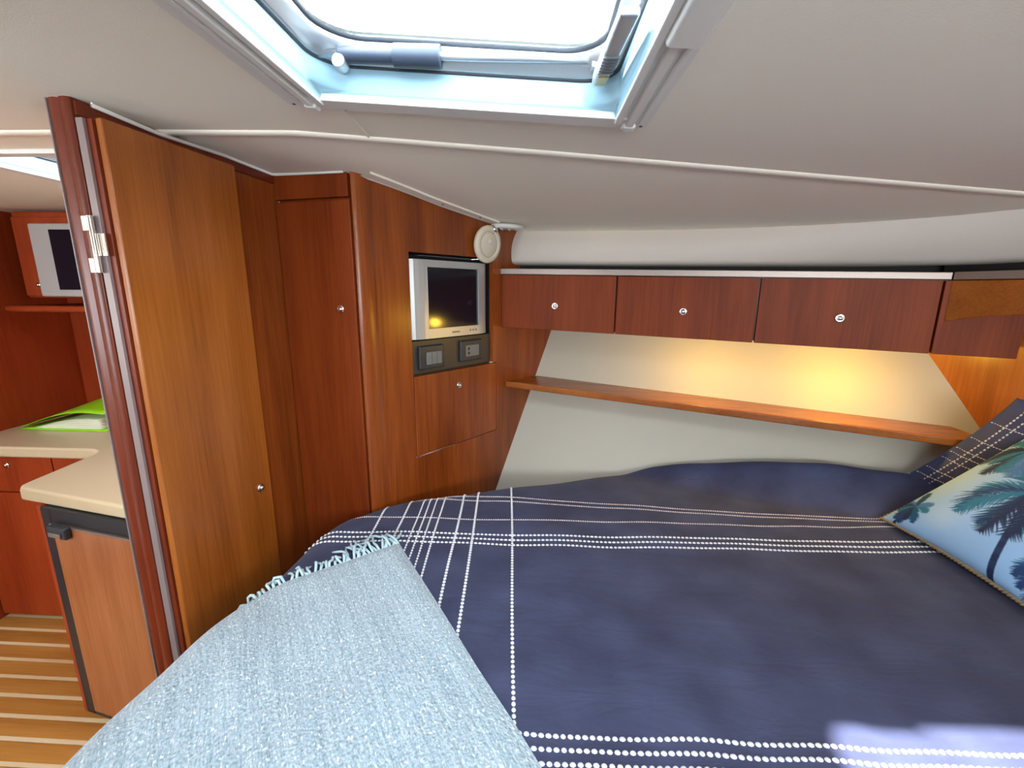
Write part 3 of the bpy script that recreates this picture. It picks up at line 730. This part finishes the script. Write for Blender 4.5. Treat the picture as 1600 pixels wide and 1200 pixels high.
def stitch_row(pts, pitch, lx, wx, mat):
    mb = MB(); acc = 0.0; L = [0]
    for a, b in zip(pts[:-1], pts[1:]): L.append(L[-1] + math.hypot(b[0] - a[0], b[1] - a[1]))
    n = int(L[-1] / pitch)
    for k in range(n):
        d = k * pitch
        i = max(j for j in range(len(L)) if L[j] <= d + 1e-9); i = min(i, len(pts) - 2)
        t = (d - L[i]) / (L[i + 1] - L[i])
        x = pts[i][0] + (pts[i + 1][0] - pts[i][0]) * t; y = pts[i][1] + (pts[i + 1][1] - pts[i][1]) * t
        if far_d(x, y) < .016 and y > 1.13: continue
        p, nn, _ = bed_point(x, y)
        q, _, _ = bed_point(x + (pts[i + 1][0] - pts[i][0]) / (L[i + 1] - L[i]) * .004, y + (pts[i + 1][1] - pts[i][1]) / (L[i + 1] - L[i]) * .004)
        p = V(p); u = (V(q) - p).normalized(); v = nn.cross(u)
        j = rnd.uniform(.9, 1.1)
        ring = [p + u * lx * j * math.cos(math.radians(45 * m)) + v * wx * math.sin(math.radians(45 * m)) - nn * .0005 for m in range(8)]
        ring2 = [p + (r - p) * 0.72 + nn * 0.0024 for r in ring]
        mb.add([tuple(r) for r in ring + ring2] + [tuple(p + nn * .0034)], [(m, (m + 1) % 8, 8 + (m + 1) % 8, 8 + m) for m in range(8)] + [(8 + m, 8 + (m + 1) % 8, 16) for m in range(8)])
    return build('stitch_row', mb, mat, duvet, smooth=True)
def wavy_row(y0, x0, x1, ph, amp=.004, slope=0.0):
    n = 60
    return [(x0 + (x1 - x0) * k / n, y0 + slope * (x0 + (x1 - x0) * k / n) + amp * math.sin(3.1 * (x1 - x0) * k / n + ph) + .0015 * math.sin(17 * k / n * 3 + ph)) for k in range(n + 1)]
def row_of(y0, xa, xb, ph, pitch, lx, wx, mat, slope=.02, amp=.004): stitch_row(wavy_row(y0, xa, xb, ph, amp, slope), pitch, lx, wx, mat)
row_of(1.463, -.60, 1.28, .2, .0075, .0036, .0022, 'stitch_fine', -.060)
row_of(1.433, -.60, 1.29, .5, .0075, .0036, .0022, 'stitch_fine', -.050)
row_of(1.318, -.66, 1.34, .3, .0075, .0036, .0022, 'stitch_fine', .022)
for y0, ph in ((1.229, .1), (1.203, .2), (1.177, .3)): row_of(y0, -.76, 1.40, ph, .0125, .0056, .0042, 'stitch', .030)
for y0, ph in ((.605, 1.1), (.582, 1.2), (.559, 1.3)): row_of(y0, -.10, 1.45, ph, .0125, .0056, .0046, 'stitch', .022)
for x0, w in ((-.489, 1), (-.414, 1), (-.367, .8), (-.345, .8), (-.322, .8), (-.295, .9), (-.230, 1.15), (-.177, 1.15), (-.056, 1.1)):
    n = 40; pts = []
    for k in range(n + 1):
        y = 1.60 - (1.60 - .55) * k / n
        yy = y
        x = x0 - .055 * (y - 1.235) + .0012 * math.sin(8 * y + x0 * 40)
        pts.append((x, yy))
    stitch_row(pts, .0122, .0052 * min(1, w + .1), .0040 * w, 'stitch')

# ------------------------------------------------------------------ throw blanket
C1 = V((-.383, 1.150)); rd = V((.564, -.826)); fd_ = V((-.80, -.60))
W_, L_ = 1.02, 1.35; ni, nj = 110, 150
def throw_pt(s, t, lift=0.012):
    q = C1 + fd_ * s + rd * t
    x, y = q.x, q.y
    p, nn, _ = bed_point(x, y)
    out = ss(-x, .45, .75) * ss(1.0 - y, 0.0, .4) * .018
    fold = .006 * math.sin(16 * (s - .3 * t) + 2 * math.sin(5 * t)) * ss(s, .12, .5) + .003 * math.sin(31 * s + 6 * t)
    edge = min(s, t, 0.03) / .03
    return V(p) + nn * (0.003 + (lift + fold * .8) * (0.25 + .75 * edge) + out)
P = [[tuple(throw_pt(W_ * i / ni, L_ * j / nj)) for j in range(nj + 1)] for i in range(ni + 1)]
uvs = [(W_ * i / ni, L_ * j / nj) for i in range(ni + 1) for j in range(nj + 1)]
mbt = MB().grid(P)
throw = build('throw_blanket', mbt, 'throw', smooth=True, uvs=uvs, label='pale blue woven throw with fringed end draped over the bed corner', cat='blanket')
for k in range(74):                       # fringe yarns along the short end
    s = 0.002 + 0.0085 * k + .0035 * max(0, k - 18) + rnd.uniform(-.004, .004)
    if s > W_ * .86: break
    a = throw_pt(s, 0.004, .010)
    ln = rnd.uniform(.035, .055) * (1.5 if s < .15 else .6)
    ang = rnd.uniform(-.75, .75)
    d2 = (-rd).to_2d(); d2 = V((d2.x * math.cos(ang) - d2.y * math.sin(ang), d2.x * math.sin(ang) + d2.y * math.cos(ang)))
    pts = [a]
    for m in range(1, 6):
        t = m / 5
        q = C1 + fd_ * s + d2 * (ln * t) + V((-d2.y, d2.x)) * (.010 * math.sin(t * 4 + k) * t)
        b, nn, _ = bed_point(q.x, q.y)
        pts.append(V(b) + nn * (.008 + rnd.uniform(0, .012) * math.sin(math.pi * t) + (.006 if k % 3 == 0 else 0)))
    build('fringe_yarn', MB().tube(pts, [.0034, .0038, .0036, .0034, .0032, .0022], 6), 'fringe', throw, smooth=True)

# ------------------------------------------------------------------ pillows
def pillow_grid(c, e1, e2, w, h, T, n, side, flange=0.0):
    e1 = V(e1).normalized(); e2 = V(e2); e2 = e2.normalized(); nn = e1.cross(e2).normalized()
    if nn.z < 0: nn = -nn
    P = []
    for i in range(n + 1):
        r = []
        for j in range(n + 1):
            u = -1 + 2 * i / n; v = -1 + 2 * j / n
            su = 1 - 0.055 * (1 - v * v) ** 1.0 * abs(u); sv = 1 - 0.055 * (1 - u * u) * abs(v)
            uu = min(1, abs(u) / (1 - flange)); vv = min(1, abs(v) / (1 - flange))
            th = T * (max(0, (1 - uu ** 2.6)) * max(0, (1 - vv ** 2.6))) ** 0.55 + 0.004
            q = V(c) + e1 * (u * su * w / 2) + e2 * (v * sv * h / 2) + nn * (th * side)
            r.append(tuple(q))
        P.append(r)
    return P, nn, e1, e2

# navy pillow
pe1, pe2 = V((.60, -.77, -.18)).normalized(), V((.35, -.42, .83)).normalized()
pc = V((1.275, 1.495, -.635)) + pe1 * .25 + pe2 * .20
n = 36
Pt, pn, pe1, pe2 = pillow_grid(pc, pe1, pe2, 0.50, 0.40, 0.045, n, 1, 0.07)
Pb, _, _, _ = pillow_grid(pc, pe1, pe2, 0.50, 0.40, 0.045, n, -1, 0.07)
def closed(Pt, Pb):
    mb = MB(); mb.grid(Pt); off = len(mb.v); mb.grid(Pb)
    n = len(Pt) - 1; m = len(Pt[0])
    rim = [(i, 0) for i in range(n)] + [(n, j) for j in range(n)] + [(n - i, n) for i in range(n)] + [(0, n - j) for j in range(n)]
    for k in range(len(rim)):
        a = rim[k]; b = rim[(k + 1) % len(rim)]
        ia = a[0] * m + a[1]; ib = b[0] * m + b[1]
        mb.f.append((ia, ib, off + ib, off + ia))
    return mb
pillow = build('pillow', closed(Pt, Pb), 'duvet', smooth=True, label='navy pillow with dotted stitch lines leaning against the end panel', cat='pillow')
def surf(P, u, v):
    n = len(P) - 1; a = (u + 1) / 2 * n; b = (v + 1) / 2 * n; i = min(n - 1, max(0, int(a))); j = min(n - 1, max(0, int(b))); s = a - i; t = b - j
    return V(P[i][j]) * (1 - s) * (1 - t) + V(P[i + 1][j]) * s * (1 - t) + V(P[i][j + 1]) * (1 - s) * t + V(P[i + 1][j + 1]) * s * t
def pillow_row(P, a, b, pitch, lx, wx, mat, par, nn):
    mb = MB(); Lg = (surf(P, *b) - surf(P, *a)).length; n = int(Lg / pitch)
    for k in range(n):
        t = k / n; t2 = t + .01
        p = surf(P, a[0] + (b[0] - a[0]) * t, a[1] + (b[1] - a[1]) * t); q = surf(P, a[0] + (b[0] - a[0]) * t2, a[1] + (b[1] - a[1]) * t2)
        u = (q - p).normalized(); v = nn.cross(u)
        ring = [p + u * lx * math.cos(math.radians(45 * m)) + v * wx * math.sin(math.radians(45 * m)) - nn * .001 for m in range(8)]
        mb.add([tuple(r) for r in ring] + [tuple(p + nn * .0035)], [(m, (m + 1) % 8, 8) for m in range(8)])
    build('stitch_row', mb, mat, par, smooth=True)
for u in (-.84, -.76): pillow_row(Pt, (u, -.9), (u, .95), .011, .0048, .0030, 'stitch_fine', pillow, pn)
for v in (-.72, -.56, -.30, -.16, -.06, .18, .52): pillow_row(Pt, (-.97, v), (.9, v), .007, .0040, .0022, 'stitch_fine', pillow, pn)
edge_pts = [surf(Pt, -1, v) for v in (-1, -.5, 0, .5, 1)]
build('piping', MB().tube([surf(Pt, .9, -1), surf(Pt, 0, -1), surf(Pt, -.6, -1), surf(Pt, -1, -1), surf(Pt, -1, -.8)], .0025, 6), 'stitch_fine', pillow, smooth=True)

# palm cushion
ce1, ce2 = V((0.04, -1.0, 0.0)), V((.655, -.20, .725)).normalized()
cc_ = V((1.140, 1.372, -.722)) + ce1 * .24 + ce2 * .24
n = 340
Ct, cn, ce1, ce2 = pillow_grid(cc_, ce1, ce2, 0.47, 0.47, 0.066, n, 1)
Cb, _, _, _ = pillow_grid(cc_, ce1, ce2, 0.47, 0.47, 0.045, 40, -1)
# printed picture: palm tops in teal and navy on pale blue, rasterised on the cloth grid
yy, xx = np.meshgrid(np.linspace(-1, 1, n + 1), np.linspace(-1, 1, n + 1))     # xx along e1 (index i), yy along e2 (index j)
rs = np.random.RandomState(5)
img = np.zeros((n + 1, n + 1, 3)); base_c = np.array(srgb(154, 200, 248)[:3]); img[:] = base_c
cloud = np.zeros_like(xx)
for _ in range(26):
    cx, cy, s = rs.uniform(-1, 1), rs.uniform(-1, 1), rs.uniform(.15, .45); cloud += rs.uniform(-.5, 1) * np.exp(-((xx - cx) ** 2 + (yy - cy) ** 2) / s ** 2)
cloud = np.clip(cloud * .35, 0, 1)[..., None]
img = img * (1 - cloud) + np.array(srgb(196, 222, 250)[:3]) * cloud
cols_ = [np.array(srgb(*c)[:3]) for c in ((18, 86, 128), (26, 62, 114), (36, 120, 158), (22, 46, 86), (70, 122, 186), (14, 72, 108))]
def seg_paint(x0, y0, x1, y1, w0, w1, col):
    pad = max(w0, w1) + .02
    i0 = max(0, int((min(x0, x1) - pad + 1) / 2 * n)); i1 = min(n, int((max(x0, x1) + pad + 1) / 2 * n) + 1)
    j0 = max(0, int((min(y0, y1) - pad + 1) / 2 * n)); j1 = min(n, int((max(y0, y1) + pad + 1) / 2 * n) + 1)
    if i1 <= i0 or j1 <= j0: return
    X = xx[i0:i1, j0:j1]; Y = yy[i0:i1, j0:j1]; dx, dy = x1 - x0, y1 - y0; L2 = dx * dx + dy * dy + 1e-9
    t = np.clip(((X - x0) * dx + (Y - y0) * dy) / L2, 0, 1)
    d = np.hypot(X - x0 - t * dx, Y - y0 - t * dy); a = np.clip((w0 + (w1 - w0) * t - d) / .008 + .5, 0, 1)[..., None]
    img[i0:i1, j0:j1] = img[i0:i1, j0:j1] * (1 - a) + col * a
def frond(x, y, ang, L, droop, col):
    px, py = x, y; N_ = 26; a = ang
    for k in range(N_):
        t = k / N_; a2 = a + droop * t * 1.4
        nx, ny = px + math.cos(a2) * L / N_, py + math.sin(a2) * L / N_
        seg_paint(px, py, nx, ny, .012, .010, col)
        ll = L * .34 * math.sin(math.pi * min(1, .12 + t * .88)) ** .7 * rs.uniform(.75, 1.1)
        for sgn in (-1, 1):
            b = a2 + sgn * rs.uniform(.55, .85) + droop * .2
            seg_paint(nx, ny, nx + math.cos(b) * ll, ny + math.sin(b) * ll, (.013, .0125)[k % 2], .002, col * rs.uniform(.8, 1.25))
        px, py = nx, ny
def palm(x, y, sc, tx, ty):
    m = 14
    for k in range(m):
        t0, t1 = k / m, (k + 1) / m
        bend = lambda t: (x + (tx - x) * t + .05 * math.sin(t * 3), y + (ty - y) * t)
        a, b = bend(t0), bend(t1); seg_paint(a[0], a[1], b[0], b[1], .022 * sc + .012 * t0, .022 * sc + .012 * t1, cols_[3] * (1 + .5 * (k % 2)))
    for k in range(11):
        ang = 2 * math.pi * k / 11 + rs.uniform(-.2, .2)
        dr = -1.5 * math.cos(ang) * (1 if math.sin(ang) > -.2 else .5)
        frond(x, y, ang, sc * rs.uniform(.46, .66), dr, cols_[rs.randint(0, 6)])
palm(-.06, .04, 1.1, .40, -1.1)
palm(-.62, .55, .75, -.35, 1.2)
palm(.70, .62, .85, .9, -.2)
palm(.78, -.55, .8, .95, -1.2)
palm(-.78, -.70, .42, -.9, -1.1)
mbC = MB().grid(Ct)
cush = build('cushion', mbC, 'print', smooth=True, label='square pale blue cushion printed with palm trees, corded edge', cat='cushion')
me = cush.data; ca = me.color_attributes.new('print', 'FLOAT_COLOR', 'POINT')
arr = np.ones(((n + 1) ** 2, 4)); arr[:, :3] = img.reshape(-1, 3); ca.data.foreach_set('color', arr.astype(np.float32).ravel())
build('back_cover', MB().grid(Cb), 'fringe', cush, smooth=True)
rimp = []
for a, b in (((-1, -1), (1, -1)), ((1, -1), (1, 1)), ((1, 1), (-1, 1)), ((-1, 1), (-1, -1))):
    for k in range(56): rimp.append(surf(Ct, a[0] + (b[0] - a[0]) * k / 56, a[1] + (b[1] - a[1]) * k / 56) - cn * .004)
cordmb = MB()
for ph in (0, math.pi):
    path = []
    for k in range(len(rimp) * 2 + 1):
        i = (k // 2) % len(rimp); p = rimp[i].lerp(rimp[(i + 1) % len(rimp)], .5 * (k % 2))
        out = (p - cc_); out = (out - cn * out.dot(cn)).normalized()
        a = k * 1.3 + ph; path.append(p + out * (.004 + .0032 * math.cos(a)) + cn * (.0032 * math.sin(a)))
    cordmb.tube(path, .0036, 6, cap=False)
build('cord_edging', cordmb, 'cord', cush, smooth=True)

# ------------------------------------------------------------------ galley seen through the doorway
FF = Frame((-1.700, 1.318), (0.978, -0.208))          # fridge front
fg = thing('fridge', FF.p(0.25, -1.6, -0.2), 'built-in galley fridge with teak door in a black frame', 'fridge')
mb = MB(); FF.box(mb, 0.03, 0.56, -1.595, -.745, -0.36, -0.002); build('body', mb, 'charcoal', fg)
mb = MB(); FF.box(mb, 0.018, 0.060, -1.598, -.745, -0.012, 0.004); FF.box(mb, 0.060, 0.56, -.792, -.745, -0.012, 0.004); FF.box(mb, 0.060, 0.56, -1.598, -1.578, -0.012, 0.004)
build('frame', mb, 'black', fg, bevel=0.002)
mb = MB(); FF.box(mb, 0.074, 0.55, -1.572, -.802, -0.006, 0.012); fdr = build('door', mb, 'wood_fridge', fg, bevel=0.003)
mb = MB(); FF.box(mb, 0.066, 0.55, -.800, -.794, 0.0, 0.014); build('door_trim', mb, 'steel', fg)
mb = MB(); FF.box(mb, 0.085, 0.170, -.832, -.790, 0.012, 0.034); lt = build('latch', mb, 'charcoal', fg, bevel=0.006, seg=3)
mb = MB(); FF.box(mb, 0.100, 0.155, -.824, -.808, 0.034, 0.040); build('latch_lever', mb, 'steel', lt, bevel=0.002)

pw = MB(); pts = [FF.p(0.0, 0, 0.002)[:2], FF.p(0.016, 0, 0.002)[:2], FF.p(0.022, 0, -0.42)[:2], (-1.745, 1.745)]
build('fridge_side_panel', pw.prism(pts, -1.6, -.745), 'wood_galley', label='mahogany side panel closing off the built-in fridge', cat='panel')

top_poly = [(-2.578, 1.715), (-1.90, 1.715), (-1.862, 1.700), (-1.838, 1.664), (-1.812, 1.395), (-1.806, 1.365), (-1.784, 1.344), (-1.14, 1.205), (-0.97, 1.18), (-0.925, 2.355), (-2.578, 2.355)]
build('worktop', MB().prism(top_poly, -.742, -.692), 'counter', bevel=0.012, seg=3, label='cream L-shaped galley worktop with rounded front edge', cat='worktop')

bc_ = thing('base_cabinet', (-2.2, 1.95, -1.6), 'galley base cabinet with mahogany drawers over a door', 'cabinet')
build('body', MB().box(-2.575, -1.76, 1.775, 2.355, -1.56, -.745), 'wood_galley', bc_)
FG = Frame((-2.575, 1.756), (1, 0))
for s0, s1 in ((0.003, 0.425), (0.431, 0.81)):
    mb = MB(); FG.box(mb, s0, s1, -.925, -.752, -0.018, 0.0); dr = build('drawer', mb, 'wood_galley', bc_, bevel=0.003)
    if s0 < .1: knob(FG, 0.212, -.795, 0.0, dr, 0.014)
mb = MB(); FG.box(mb, 0.003, 0.81, -1.575, -.931, -0.018, 0.0); build('door', mb, 'wood_galley', bc_, bevel=0.003)
build('toe_kick', MB().box(-2.575, -1.76, 1.83, 1.86, -1.6, -1.56), 'dark', bc_)

uc = thing('wall_cabinet', (-2.1, 2.2, -.06), 'mahogany wall cabinet in the galley housing a grey monitor', 'cabinet')
build('body', MB().box(-2.46, -1.2, 2.07, 2.355, -.062, .338), 'wood_galley', uc, bevel=0.012, seg=3)
build('front_panel', MB().box(-2.445, -2.0, 2.055, 2.071, -.050, .310), 'wood_galley', uc, bevel=0.003)
FU = Frame((-2.46, 2.055), (1, 0)); knob(FU, 0.088, 0.001, 0.0, uc, 0.012)
build('lower_shelf', MB().box(-2.50, -1.2, 1.99, 2.355, -.125, -.095), 'wood_galley', label='dark mahogany ledge below the galley wall cabinet', cat='shelf', bevel=0.012, seg=3)

mo = thing('monitor', (-2.1, 2.03, -.058), 'grey box monitor on the galley wall cabinet', 'monitor')
mb = MB(); mb.hexa([(-2.325, 2.052, -.055), (-1.88, 2.052, -.055), (-1.88, 2.052, .280), (-2.325, 2.052, .280)], [(-2.290, 1.985, -.052), (-1.90, 1.985, -.052), (-1.90, 1.985, .272), (-2.290, 1.985, .272)])
build('housing', mb, 'silver', mo, bevel=0.008, seg=3)
build('screen', MB().box(-2.190, -1.93, 1.981, 1.9845, -.020, .245), 'screen', mo)

# green document wallet on the worktop
fo = thing('document_wallet', (-2.33, 2.02, -.692), 'lime green plastic wallet with papers lying on the galley worktop', 'folder')
def wallet(zf, y0, y1, x0, x1, n=12):
    return [[(x0 + (x1 - x0) * i / n, y0 + (y1 - y0) * j / 6, zf(i / n, j / 6)) for j in range(7)] for i in range(n + 1)]
build('wallet_back', MB().grid(wallet(lambda a, b: -.690 + .004 * (1 - a) ** 3, 1.94, 2.22, -2.50, -2.06)), 'green', fo, smooth=True, solid=0.0015)
build('wallet_front', MB().grid(wallet(lambda a, b: -.686 + .115 * (math.sin(math.pi * min(1, a * 1.0 + .03) * .62)) * (0.75 + .35 * b), 1.945, 2.22, -2.50, -2.06)), 'green', fo, smooth=True, solid=0.0015)
for k in range(5):
    build('paper_sheet', MB().grid(wallet(lambda a, b, k=k: -.684 + .010 * k * math.sin(math.pi * min(1, a + .05) * .6) + .001 * k, 1.956 - .002 * k, 2.20, -2.44 + .008 * k, -2.10)), 'paper', fo, smooth=True, solid=0.001)
